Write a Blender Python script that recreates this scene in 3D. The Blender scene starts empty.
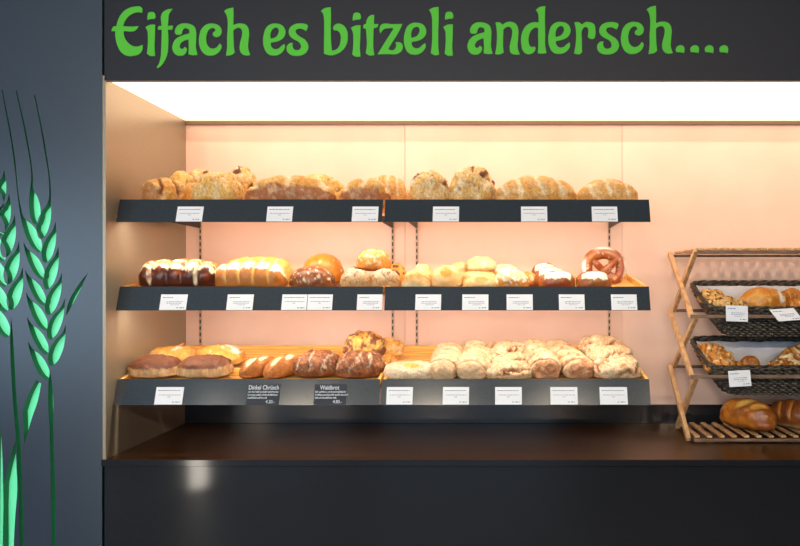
import bpy, bmesh, math, random
from mathutils import Vector, Matrix, noise
PI = math.pi
SC = bpy.context.scene
COL = SC.collection
D, F, CX, CY, CZ = 2.52, 680.0, 497.0, 282.0, 1.56
def s_at(y): return F/(D+y)
def wx(px, y): return (px-CX)/s_at(y)
def wz(py, y): return CZ-(py-CY)/s_at(y)

# ------------------------------------------------------------------ materials
def lin(c):
    if isinstance(c, str):
        c = tuple(int(c[i:i+2], 16) for i in (0, 2, 4))
    return tuple((v/255/12.92 if v/255 <= .04045 else ((v/255+.055)/1.055)**2.4) for v in c)
def mat(name, col, rough=.5, metal=0, spec=.5, emit=None, estr=0, coat=0, **kw):
    m = bpy.data.materials.new(name); m.use_nodes = True
    b = m.node_tree.nodes['Principled BSDF']
    b.inputs['Base Color'].default_value = (*lin(col), 1)
    b.inputs['Roughness'].default_value = rough
    b.inputs['Metallic'].default_value = metal
    b.inputs['Specular IOR Level'].default_value = spec
    b.inputs['Coat Weight'].default_value = coat
    if emit:
        b.inputs['Emission Color'].default_value = (*lin(emit), 1)
        b.inputs['Emission Strength'].default_value = estr
    return m
def noisy(m, scale=(1, 1, 1), nscale=8, c1=None, c2=None, bump=0, detail=4, lo=.35, hi=.65, rvar=0):
    nt = m.node_tree; N = nt.nodes; Lk = nt.links
    b = N['Principled BSDF']
    tc = N.new('ShaderNodeTexCoord'); mp = N.new('ShaderNodeMapping')
    mp.inputs['Scale'].default_value = scale
    Lk.new(tc.outputs['Object'], mp.inputs['Vector'])
    n = N.new('ShaderNodeTexNoise'); n.inputs['Scale'].default_value = nscale; n.inputs['Detail'].default_value = detail
    Lk.new(mp.outputs['Vector'], n.inputs['Vector'])
    if c1:
        r = N.new('ShaderNodeValToRGB')
        r.color_ramp.elements[0].position = lo; r.color_ramp.elements[1].position = hi
        r.color_ramp.elements[0].color = (*lin(c1), 1); r.color_ramp.elements[1].color = (*lin(c2), 1)
        Lk.new(n.outputs['Fac'], r.inputs['Fac']); Lk.new(r.outputs['Color'], b.inputs['Base Color'])
    if bump:
        bp = N.new('ShaderNodeBump'); bp.inputs['Strength'].default_value = bump; bp.inputs['Distance'].default_value = .002
        Lk.new(n.outputs['Fac'], bp.inputs['Height']); Lk.new(bp.outputs['Normal'], b.inputs['Normal'])
    return m
M = {}
M['anthracite'] = noisy(mat('anthracite', (40, 54, 70), .32, spec=.9), nscale=300, c1=(34, 46, 61), c2=(42, 55, 72))
M['board'] = noisy(mat('board_dark', (34, 35, 40), .5, spec=.3), nscale=300, c1=(27, 29, 38), c2=(34, 36, 46))
M['anthracite_base'] = noisy(mat('anthracite_base', (28, 32, 40), .09), nscale=300, c1=(30, 31, 35), c2=(34, 35, 39))
M['tray'] = noisy(mat('tray_metal', (42, 50, 58), .17), nscale=200, c1=(38, 46, 53), c2=(46, 54, 62))
M['worktop'] = noisy(mat('worktop_dark', (100, 68, 36), .28, metal=.75), nscale=200, c1=(88, 60, 28), c2=(104, 72, 36))
M['taupe'] = noisy(mat('taupe_laminate', (166, 154, 136), .33, metal=.5), nscale=220, c1=(156, 144, 124), c2=(162, 150, 130))
M['salmon'] = noisy(mat('salmon_laminate', (232, 196, 176), .5), nscale=3, c1=(229, 192, 171), c2=(236, 201, 181))
M['white'] = mat('white_paint', (225, 224, 220), .6)
M['greywall'] = noisy(mat('grey_plaster', (120, 118, 115), .8), nscale=5, c1=(112, 110, 107), c2=(126, 124, 121))
M['floor'] = noisy(mat('dark_floor', (75, 66, 58), .5), nscale=6, c1=(68, 59, 51), c2=(84, 74, 66))
M['lightpanel'] = mat('light_diffuser', (250, 245, 235), .5, emit=(255, 228, 198), estr=1.9)
M['trim'] = mat('trim_bronze', (120, 90, 66), .4)
M['green'] = mat('sign_green', (88, 192, 60), .6, spec=.2)
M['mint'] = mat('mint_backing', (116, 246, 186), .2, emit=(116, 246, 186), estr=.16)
M['cutgreen'] = mat('cut_green', (8, 112, 62), .4)
M['card'] = mat('card_white', (232, 234, 238), .55)
M['ink'] = mat('card_ink', (120, 122, 132), .7)
M['inkblue'] = mat('card_ink_blue', (90, 110, 160), .7)
M['slate'] = mat('chalkboard', (34, 40, 50), .7)
M['chalk'] = mat('chalk', (205, 212, 220), .9)
M['dark'] = mat('dark_plastic', (28, 27, 26), .5)
M['bronze'] = noisy(mat('bronze_rail', (190, 160, 132), .5), nscale=30, c1=(186, 156, 128), c2=(196, 166, 138))
M['pine'] = noisy(mat('pine', (222, 160, 78), .5), scale=(.6, 9, 9), nscale=8, c1=(212, 148, 66), c2=(238, 188, 104), bump=.2)
M['rackwood'] = noisy(mat('rack_wood', (170, 120, 76), .45), scale=(3, 3, 1), nscale=14, c1=(186, 140, 94), c2=(218, 176, 126), bump=.1)
M['rackdark'] = noisy(mat('rack_wood_dark', (120, 92, 72), .5), scale=(1, 8, 8), nscale=10, c1=(98, 74, 58), c2=(140, 110, 88), bump=.2)  # darker brown wood tone for the rack's rails
M['wicker'] = noisy(mat('wicker', (60, 52, 45), .45), nscale=60, c1=(30, 27, 25), c2=(98, 86, 70), bump=.3, lo=.38, hi=.66)
M['paper'] = noisy(mat('liner_paper', (205, 203, 208), .6), nscale=12, c1=(198, 196, 202), c2=(214, 212, 216), bump=.4)
M['lamp'] = mat('glint_glow', (255, 255, 255), .5, emit=(255, 244, 228), estr=11)  # glow of the added column that makes the cabinet glint
def bread_mat(name, rough=.6, bump=.5, coat=0, fine=.7):
    m = mat(name, (200, 150, 90), rough, coat=coat)
    nt = m.node_tree; N = nt.nodes; Lk = nt.links; b = N['Principled BSDF']
    a = N.new('ShaderNodeAttribute'); a.attribute_name = 'Crust'
    tc = N.new('ShaderNodeTexCoord')
    n = N.new('ShaderNodeTexNoise'); n.inputs['Scale'].default_value = 90; n.inputs['Detail'].default_value = 5
    n2 = N.new('ShaderNodeTexNoise'); n2.inputs['Scale'].default_value = 28; n2.inputs['Detail'].default_value = 4
    for q in (n, n2): Lk.new(tc.outputs['Object'], q.inputs['Vector'])
    r = N.new('ShaderNodeValToRGB'); r.color_ramp.elements[0].position = .3; r.color_ramp.elements[1].position = .7
    r.color_ramp.elements[0].color = (.68, .58, .46, 1); r.color_ramp.elements[1].color = (1.0, 1.0, 1.0, 1)
    Lk.new(n2.outputs['Fac'], r.inputs['Fac'])
    mx = N.new('ShaderNodeMix'); mx.data_type = 'RGBA'; mx.blend_type = 'MULTIPLY'; mx.inputs['Factor'].default_value = .7
    Lk.new(a.outputs['Color'], mx.inputs['A']); Lk.new(r.outputs['Color'], mx.inputs['B'])
    Lk.new(mx.outputs['Result'], b.inputs['Base Color'])
    n3 = N.new('ShaderNodeTexNoise'); n3.inputs['Scale'].default_value = 75; n3.inputs['Detail'].default_value = 6; n3.inputs['Roughness'].default_value = .7
    n3.inputs['Distortion'].default_value = 1.2; Lk.new(tc.outputs['Object'], n3.inputs['Vector'])
    r3 = N.new('ShaderNodeValToRGB'); r3.color_ramp.elements[0].position = .36; r3.color_ramp.elements[1].position = .60
    r3.color_ramp.elements[0].color = (.48, .34, .22, 1); r3.color_ramp.elements[1].color = (1.0, 1.0, 1.0, 1)
    Lk.new(n3.outputs['Fac'], r3.inputs['Fac'])
    m3 = N.new('ShaderNodeMix'); m3.data_type = 'RGBA'; m3.blend_type = 'MULTIPLY'; m3.inputs['Factor'].default_value = fine
    Lk.new(mx.outputs['Result'], m3.inputs['A']); Lk.new(r3.outputs['Color'], m3.inputs['B']); Lk.new(m3.outputs['Result'], b.inputs['Base Color'])
    bp = N.new('ShaderNodeBump'); bp.inputs['Strength'].default_value = bump; bp.inputs['Distance'].default_value = .003
    Lk.new(n3.outputs['Fac'], bp.inputs['Height']); Lk.new(bp.outputs['Normal'], b.inputs['Normal'])
    return m
M['crust'] = bread_mat('crust', bump=.8)
M['shiny'] = bread_mat('glazed_crust', .3, .12, fine=.3)
M['smooth'] = bread_mat('soft_crust', .45, .15, fine=.3)

# ------------------------------------------------------------------ mesh helpers
def link(o, parent=None):
    COL.objects.link(o)
    if parent: o.parent = parent
    return o
def obj(name, bm, m, parent=None, matrix=None, smooth=False):
    me = bpy.data.meshes.new(name)
    bm.normal_update(); bm.to_mesh(me); bm.free()
    for x in (m if isinstance(m, (list, tuple)) else [m]): me.materials.append(x)
    if smooth:
        for p in me.polygons: p.use_smooth = True
    o = link(bpy.data.objects.new(name, me), parent)
    if matrix is not None: o.matrix_local = matrix
    return o
def tag(o, label, cat, group=None, kind=None):
    o['label'] = label; o['category'] = cat
    if group: o['group'] = group
    if kind: o['kind'] = kind
    return o
def empty(name, loc, label, cat, group=None):
    o = link(bpy.data.objects.new(name, None)); o.location = loc; o.empty_display_size = .05
    return tag(o, label, cat, group)
def box(bm, x0, x1, y0, y1, z0, z1, mi=0):
    v = [bm.verts.new(p) for p in ((x0,y0,z0),(x1,y0,z0),(x1,y1,z0),(x0,y1,z0),(x0,y0,z1),(x1,y0,z1),(x1,y1,z1),(x0,y1,z1))]
    for f in ((0,3,2,1),(4,5,6,7),(0,1,5,4),(1,2,6,5),(2,3,7,6),(3,0,4,7)):
        bm.faces.new([v[i] for i in f]).material_index = mi
def bevel(bm, w=.002, seg=1):
    bmesh.ops.bevel(bm, geom=bm.edges[:], offset=w, segments=seg, affect='EDGES', profile=.6)
def boxo(name, dims, m, parent=None, bev=0, kind=None, off=None):
    x0, x1, y0, y1, z0, z1 = dims
    c = Vector(((x0+x1)/2, (y0+y1)/2, z0))
    bm = bmesh.new(); box(bm, x0-c.x, x1-c.x, y0-c.y, y1-c.y, 0, z1-z0)
    if bev: bevel(bm, bev)
    o = obj(name, bm, m, parent)
    o.location = c-(off if off else Vector((0, 0, 0)))
    if kind: o['kind'] = kind
    return o
def struct(name, dims, m): return boxo(name, dims, m, kind='structure')
def bar(bm, a, b, w, h, up=Vector((0, 0, 1)), bev=.0015):
    """square bar from a to b; w across, h along the 'up' side"""
    a = Vector(a); b = Vector(b); d = (b-a); L = d.length; d.normalize()
    sx = d.cross(up).normalized(); sz = sx.cross(d).normalized()
    t = bmesh.new(); box(t, -w/2, w/2, 0, L, -h/2, h/2)
    if bev: bevel(t, bev)
    mt = Matrix((( sx.x, d.x, sz.x, a.x), (sx.y, d.y, sz.y, a.y), (sx.z, d.z, sz.z, a.z), (0,0,0,1)))
    t.transform(mt)
    me = bpy.data.meshes.new('t'); t.to_mesh(me); t.free(); bm.from_mesh(me); bpy.data.meshes.remove(me)
def tube(bm, pts, r, n=8, closed=False, rr=None, colfn=None):
    pts = [Vector(p) for p in pts]; N = len(pts); rings = []
    prev = None
    for i, p in enumerate(pts):
        if closed: d = pts[(i+1) % N]-pts[i-1]
        else: d = pts[min(i+1, N-1)]-pts[max(i-1, 0)]
        d.normalize()
        if prev is None:
            ref = Vector((0, 0, 1)) if abs(d.z) < .9 else Vector((1, 0, 0))
        else: ref = prev
        u = (ref-d*ref.dot(d)).normalized(); w = d.cross(u); prev = u
        R = rr[i] if rr else r
        rings.append([bm.verts.new(p+(u*math.cos(2*PI*k/n)+w*math.sin(2*PI*k/n))*R) for k in range(n)])
    for i in range(N if closed else N-1):
        A = rings[i]; B = rings[(i+1) % N]
        for k in range(n): bm.faces.new((A[k], A[(k+1) % n], B[(k+1) % n], B[k]))
    if not closed:
        bm.faces.new(rings[0][::-1]); bm.faces.new(rings[-1])
    return rings
def curve_mesh(name, splines, thick, res=6):
    """splines: lists of (x, z, corner) -> filled flat shape standing in the XZ plane, centred on y=0"""
    cu = bpy.data.curves.new(name, 'CURVE'); cu.dimensions = '2D'; cu.fill_mode = 'BOTH'; cu.extrude = thick/2
    cu.resolution_u = res
    for pts in splines:
        sp = cu.splines.new('BEZIER'); sp.bezier_points.add(len(pts)-1); sp.use_cyclic_u = True
        for bp, (x, z, c) in zip(sp.bezier_points, pts):
            bp.co = (x, z, 0); t = 'VECTOR' if c else 'AUTO'
            bp.handle_left_type = t; bp.handle_right_type = t
    o = bpy.data.objects.new(name, cu); COL.objects.link(o)
    dg = bpy.context.evaluated_depsgraph_get(); dg.update()
    me = bpy.data.meshes.new_from_object(o.evaluated_get(dg))
    bpy.data.objects.remove(o); bpy.data.curves.remove(cu)
    me.transform(Matrix.Rotation(PI/2, 4, 'X'))
    me.name = name
    return me
def mesh_obj(name, me, mats, parent=None, loc=(0, 0, 0)):
    me.materials.clear()
    for m in mats: me.materials.append(m)
    o = link(bpy.data.objects.new(name, me), parent); o.location = loc
    return o

# ------------------------------------------------------------------ the room
XL, XR = -4.2, 4.2; YB = -6.5; H = 3.05
NR = 2.35                                        # right end of the niche
struct('wall_outer', (XL, XR, .8, .86, -.05, H+.05), M['greywall'])
struct('floor', (XL, XR, YB, .8, -.05, 0), M['floor'])
struct('ceiling', (XL, XR, YB, .8, H, H+.05), M['white'])
def holed(name, axis, pos, a0, a1, holes, m):
    """wall on plane axis=pos, spanning a0..a1 and 0..H with rectangular openings (a,b,z0,z1)"""
    bm = bmesh.new(); cuts = sorted({a0, a1, *[h[0] for h in holes], *[h[1] for h in holes]})
    for p, q in zip(cuts, cuts[1:]):
        hs = [h for h in holes if h[0] <= p+1e-6 and h[1] >= q-1e-6]
        segs = [(0, H)] if not hs else [(0, hs[0][2]), (hs[0][3], H)]
        for z0, z1 in segs:
            if z1-z0 < 1e-4: continue
            if axis == 'x': box(bm, pos-.06, pos+.06, p, q, z0, z1)
            else: box(bm, p, q, pos-.06, pos+.06, z0, z1)
    o = obj(name, bm, m); o['kind'] = 'structure'
WL = [(-5.4, -2.6, .75, 2.35)]
WR = [(-4.0, -2.2, .6, 2.6), (-1.8, .9, .6, 2.6)]
holed('wall_west', 'x', XL-.06, YB, .8, WL, M['greywall'])
holed('wall_rear', 'y', YB-.06, XL, XR, WR, M['greywall'])
struct('wall_east', (XR, XR+.1, YB, .8, 0, H), M['greywall'])
def winframe(name, axis, pos, h):
    a, b, z0, z1 = h; bm = bmesh.new(); t = .05
    for (p, q, u, v) in ((a, a+t, z0, z1), (b-t, b, z0, z1), (a, b, z0, z0+t), (a, b, z1-t, z1), ((a+b)/2-t/2, (a+b)/2+t/2, z0, z1)):
        if axis == 'x': box(bm, pos-.05, pos-.01, p, q, u, v)
        else: box(bm, p, q, pos-.05, pos-.01, u, v)
    o = obj(name, bm, M['dark']); o['kind'] = 'structure'
winframe('window_1', 'x', XL-.06, WL[0]); winframe('window_2', 'y', YB-.06, WR[0]); winframe('window_3', 'y', YB-.06, WR[1])

# niche shell
struct('wall_back', (-1.46, -.430, .65, .69, .88, 2.33), M['salmon'])
struct('wall_back', (-.428, .582, .65, .69, .88, 2.33), M['salmon'])
struct('wall_back', (.584, 1.6, .65, .69, .88, 2.33), M['salmon'])
struct('wall_back', (1.602, NR+.02, .65, .69, .88, 2.33), M['salmon'])
struct('wall_left', (-1.462, -1.450, 0, .65, .903, 2.325), M['taupe'])
struct('wall_right', (NR, NR+.012, 0, .65, .903, 2.325), M['taupe'])
struct('wall_front', (NR+.014, XR, 0, .04, 0, H), M['anthracite'])
struct('trim_1', (-1.450, NR, .640, .65, 2.292, 2.308), M['trim'])
struct('trim_2', (-1.450, NR, .001, .012, 2.304, 2.312), M['trim'])
lp = empty('light_panel', (.45, .32, 2.312), 'luminous white ceiling panel above the bread shelves', 'ceiling light')
boxo('diffuser', (-1.450, NR, .014, .64, 2.312, 2.32), M['lightpanel'], lp, off=lp.location)
boxo('housing', (-1.450, NR, .014, .65, 2.3205, 2.36), M['white'], lp, off=lp.location)

# worktop and cabinet base
wt = empty('worktop', (.45, .32, .903), 'dark glossy worktop with low upstand running under the bread shelves', 'counter')
boxo('counter_top', (-1.4625, NR, -.004, .65, .878, .9025), M['worktop'], wt, bev=.0015, off=wt.location)
boxo('front_edge', (-1.4625, NR, -.0085, -.0045, .878, .9025), M['anthracite_base'], wt, bev=.001, off=wt.location)
boxo('upstand', (-1.449, NR, .636, .649, .9028, .990), M['anthracite_base'], wt, bev=.001, off=wt.location)
cb = empty('cabinet_base', (.45, .3, 0), 'dark blue-grey cabinet front below the worktop', 'cabinet')
boxo('front_panel', (-1.4575, NR, .004, .022, .08, .8765), M['anthracite_base'], cb, bev=.001, off=cb.location)
boxo('plinth', (-1.4575, NR, .06, .08, 0, .08), M['dark'], cb, off=cb.location)

# ------------------------------------------------------------------ sign board with lettering
sg = empty('sign_board', (.45, 0, 2.30), 'dark fascia board with green lettering above the shelves', 'sign')
boxo('board', (-1.4555, NR+.01, 0, .0125, 2.307, H-.01), M['board'], sg, bev=.001, off=sg.location)
G = {}
def P(txt):
    out = []
    for tok in txt.split():
        c = tok.endswith('c'); a, b = tok.rstrip('c').split(','); out.append((float(a), float(b), c))
    return out
G['E'] = (7.583, 108, [P('245,52 260,64 262,98c 225,95 180,110 145,140 125,175 118,200c 170,203 235,200c 215,228 200,238 120,237c 125,275 145,315 180,345 215,355 265,342c 262,380 240,410 200,424 150,425 105,400 75,350 60,290 57,237c 28,237c 38,210 50,201 66,200c 80,150 110,100 150,68 200,53')])
IS = P('286,208c 320,190 360,188c 358,280 355,360 360,425c 320,424 297,408c 303,360 305,290 300,235')
ID = P('300,152c 302,120 310,98 330,92 350,96 362,118 358,140 330,145')
G['i'] = (7.583, 108, [IS, ID])
G['f'] = (7.583, 108, [P('408,110 430,85 460,72 494,68c 480,85 465,110 460,150 456,198c 494,195c 488,224 456,226c 460,300 458,370 450,420 430,465 405,500 378,518c 370,512c 385,490 400,440 405,380 408,300 410,226c 380,226c 385,202 408,198c')])
G['a'] = (8.812, 170, [P('45,285 55,245 90,215 135,208 180,215 215,235 230,270 232,350 230,420 245,485c 200,488 165,480c 168,420 165,348c 120,365 92,395 92,425 115,432 130,415c 148,425 148,455 125,485 90,493 50,480 25,440 28,390 55,345 100,318 172,295c 170,265 150,252 125,255 112,275 105,300 75,308 52,302')])
G['c'] = (8.812, 170, [P('380,310 385,285 400,275 395,255 375,248 345,265 325,310 322,365 340,410 375,430 410,420 440,385c 455,400 448,440 415,475 360,492 310,480 275,440 258,380 262,310 285,250 330,215 385,210 430,225 455,260 455,295 435,322 405,328')])
G['h'] = (8.812, 170, [P('478,100c 510,80 560,68c 562,140 560,222c 600,210 650,212 685,235 698,275 695,350 692,430 710,485c 670,490 635,475 617,440 620,380 635,320 637,275 620,250 590,250 560,268c 562,350 566,420 572,465c 545,485 495,493c 505,420 505,330 510,250 508,170 495,125')])
G['e'] = (8.8, 255, [P('140,378c 145,410 170,432 205,430 235,405 260,388c 265,410 250,450 215,480 165,490 115,475 85,430 73,370 80,300 105,240 145,213 195,210 240,225 265,260 268,300 250,335 215,360 175,372'), P('138,342c 140,290 160,255 190,245 210,265 205,300 180,330')])
G['s'] = (8.8, 255, [P('440,212 465,225 463,250 450,275c 420,258 385,255 360,270 365,295 400,325 445,355 470,400 465,445 430,480 375,493 320,485 288,460 280,420 295,390 320,378 335,380c 332,405 345,435 375,443 400,430 405,400 385,370 340,345 310,320 298,285 310,245 345,218 395,208')])
G['b'] = (8.8125, 315, [P('52,98c 85,75 140,65c 142,150 140,280 145,400 150,448c 185,440 210,415 225,370 228,320 215,285 190,270 170,270c 160,250 175,222 210,210 250,225 280,265 290,330 280,390 250,440 200,475 140,490 80,475c 80,400 82,250 78,150 70,120')])
G['t'] = (8.8125, 315, [P('450,212c 460,170 485,140 523,132c 520,214c 560,212c 550,240 518,250c 515,350 516,430 524,487c 480,490 448,470c 458,400 455,320 450,252c 428,248 432,217c')])
G['z'] = (8.811, 370, [P('90,298c 85,260 95,225 115,212 200,215 287,212c 250,290 200,370 160,435c 200,445 225,425 230,395 225,375c 250,372 280,385 290,415 275,455 235,478 160,478 68,480c 110,410 160,330 210,250c 160,250 125,258')])
G['l'] = (8.811, 370, [P('520,90c 550,72 605,62c 606,150 602,300 602,400 609,483c 570,487 536,470c 545,400 548,250 545,150 535,112')])
G['n'] = (8.811, 460, [P('313,200c 350,200 375,220c 410,198 455,195 495,215 513,260 512,340 508,420 527,482c 480,482 450,470 438,430 445,370 458,310 458,265 440,240 410,240 382,262c 380,350 380,410 385,465c 350,480 310,478c 322,400 325,300 320,240')])
G['d'] = (8.811, 460, [P('668,90c 700,65 752,55c 748,150 750,300 750,400 762,470c 720,475 685,470c 690,400 688,300 690,250c 665,245 635,262 610,310 605,370 620,410 640,415 655,410c 665,425 655,455 630,475 590,478 555,450 540,390 540,320 560,260 600,215 650,198 692,200c 692,150 685,115')])
G['r'] = (8.811, 540, [P('303,198c 340,198 368,218c 400,197 440,198 475,215 487,260 485,320 475,340 440,342 420,325c 425,290 420,250 395,240 370,270 368,350 370,460c 350,478 298,473c 312,400 318,300 312,240')])
G['.'] = (8.8125, 660, [P('142,460c 140,425 165,403 195,403 212,420 212,470c 195,465')])
line = [('E',0,0),('i',0,0),('f',0,0),('a',0,0),('c',0,0),('h',0,0),('e',0,0),('s',0,0),('b',0,0),
        ('i',205.2,.7),('t',0,0),('z',0,0),('e',140.7,-.8),('l',0,0),('i',297.5,-.2),('a',294.9,-1.1),('n',0,0),('d',0,0),
        ('e',284.9,-1.6),('r',0,0),('s',310.3,-1.4),('c',421.7,-1.6),('h',422.2,-1.8),('.',0,0),('.',14.5,0),('.',29,0),('.',43.6,0)]
# the other two i's start left of the first one: measured from the first i's own place
for ch, dx, dy in line:
    sc, ox, spl = G[ch]
    pts = [[(wx(x/sc+ox+dx, 0), wz(z/sc+dy, 0), c) for x, z, c in s] for s in spl]
    ax = sum(p[0] for p in pts[0])/len(pts[0]); az = min(p[1] for p in pts[0])
    pts = [[(x-ax, z-az, c) for x, z, c in s] for s in pts]
    me = curve_mesh('letter', pts, .002)
    mesh_obj('full_stop' if ch == '.' else 'letter', me, [M['green']], sg, Vector((ax, -.0012, az))-sg.location)

# ------------------------------------------------------------------ panel with cut-out wheat
wp = empty('wheat_panel', (-2.2, 0, 0), 'dark wall panel with cut-out wheat ears showing bright green', 'wall panel')
kern = []
def kernel(tip, bot, side, fat=1.0):
    """side=+1: belly to the right of a tip at the upper left; -1: mirrored"""
    (x0, y0), (x1, y1) = tip, bot
    T = Vector((x0, y0)); B = Vector((x1, y1)); d = B-T; L = d.length; d.normalize()
    n = Vector((-d.y, d.x)); n = n if n.x > 0 else -n
    w = L*.128*fat
    def q(t, o): v = T+d*(L*t)+n*o; return (v.x, v.y)
    if side > 0: pts = [(q(0, 0), 1), (q(.2, w*.1), 0), (q(.42, w*.95), 0), (q(.68, w*1.25), 0), (q(.9, w*.85), 0), (q(1, -w*.05), 0), (q(.9, -w*.8), 0), (q(.65, -w*1.15), 0), (q(.38, -w*.95), 0), (q(.18, -w*.55), 0)]
    else: pts = [(q(0, 0), 1), (q(.2, w*.5), 0), (q(.42, w*.95), 0), (q(.68, w*1.05), 0), (q(.9, w*.65), 0), (q(1, -w*.1), 0), (q(.9, -w*.95), 0), (q(.65, -w*1.3), 0), (q(.42, -w*.9), 0), (q(.2, -w*.1), 0)]
    return [(x, y, c) for (x, y), c in pts]
def with_awn(k, top, w=.75):
    """replace the kernel's tip by a long thin slot running up to top"""
    t = k[0]; n = len(k); tx, ty = top
    mx, my = (t[0]*.55+tx*.45+1.2, t[1]*.5+ty*.5)
    return [(tx-.35, ty, 1), (tx+.6, ty, 1), (mx+w, my, 0), (t[0]+w*1.3, t[1]-2, 0)]+k[1:]+[(t[0]-w*1.0, t[1]-2, 0), (mx-w, my, 0)]
L_ = [((20, 210), (40, 252)), ((23.5, 242), (43, 279)), ((25, 269.5), (44.5, 305)), ((26, 292), (46, 330)), ((27, 316.5), (47, 354)), ((28, 341), (48, 379.5))]
R_ = [((50, 194), (41, 239)), ((55.6, 221), (45.5, 263)), ((58.5, 246), (47, 289.5)), ((62, 272), (48.4, 315)), ((65, 298), (50, 339.5)), ((66, 324), (51.3, 366))]
shapes = []
for i, (a, b) in enumerate(L_):
    k = kernel(a, b, 1, .86); shapes.append(with_awn(k, (2, 90)) if i == 0 else k)
for i, (a, b) in enumerate(R_):
    k = kernel(a, b, -1, .9); shapes.append(with_awn(k, (34.5, 95)) if i == 0 else k)
shapes.append(with_awn(kernel((32, 180), (36, 225), 1, .8), (16, 90.5)))
RL = [((4, 169), (-2, 209)), ((9, 193), (2, 233)), ((14.6, 214), (5, 257.5)), ((19, 241), (8, 284)), ((22.6, 267), (11, 310))]
for a, b in RL: shapes.append(kernel(a, b, -1))
for k in range(6):
    y = 171+k*25.4; shapes.append(kernel((-19+k*1.5, y), (1.5+k*1.25, y+39), 1))
shapes.append(with_awn(kernel((-12, 135), (-8, 182), 1, .8), (-28, 60)))
shapes.append([(x, y, c) for x, y, c in P('11,315.5c 13.6,345 16,390 20.8,450 24.2,580c 20.4,580c 17,455 12.2,390 10.2,345')])
shapes.append(P('50,371.5c 52,383 53.5,440 55.3,490 55.8,580c 51.8,580c 51,490 50,440 48.4,384'))
shapes.append(P('36,380c 41.2,383.5c 38,400 32,418 24,445c 22.8,412c 28,396'))
shapes.append(P('15.6,441c 16.4,465 17.2,489 15,520 12.5,580c 2.6,580c 3,530 4,484c 9,462'))
shapes.append(P('-3,400c 1.5,440 3.2,492 3.6,580c -6,580c -5,490'))
shapes.append(P('88,272.5c 80,290 70.5,308 66,316c 67,308 69,301 77,287'))
PB = (-2.75, -1.4635, 0.0, H-.01)
spl = [[(PB[0], PB[2], 1), (PB[1], PB[2], 1), (PB[1], PB[3], 1), (PB[0], PB[3], 1)]]
for s in shapes: spl.append([(wx(x, 0), wz(y, 0), c) for x, y, c in s])
me = curve_mesh('panel_board', spl, .026, 8)
me.transform(Matrix.Translation((2.2, .013, 0)))
pb = mesh_obj('panel_board', me, [M['anthracite'], M['cutgreen']], wp)
for p in me.polygons:
    p.material_index = 0
    if abs(p.normal.y) < .5:
        x = p.center.x-2.2; z = p.center.z
        if PB[0]+.01 < x < PB[1]-.01 and PB[2]+.01 < z < PB[3]-.01: p.material_index = 1
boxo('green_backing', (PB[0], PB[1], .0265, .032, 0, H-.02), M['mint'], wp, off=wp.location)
struct('wall_side', (XL, PB[0]-.003, 0, .04, 0, H), M['anthracite'])

# ------------------------------------------------------------------ uprights on the back wall
UP = [(-1.38, 'leftmost slotted bronze shelf upright on the pink back wall'), (-.485, 'slotted bronze shelf upright just left of the gap between the trays'),
      (-.373, 'slotted bronze shelf upright just right of the gap between the trays'), (.522, 'rightmost slotted bronze shelf upright on the pink back wall')]
for x, lb in UP:
    e = empty('shelf_upright', (x, .645, .995), lb, 'shelf rail', 'slotted shelf uprights')
    boxo('rail', (-.006, .006, -.003, .0045, 0, .9), M['bronze'], e)
    bm = bmesh.new()
    for k in range(30): box(bm, -.003, .003, -.0036, -.003, .012+k*.03, .030+k*.03)
    obj('slots', bm, M['dark'], e)

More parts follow.
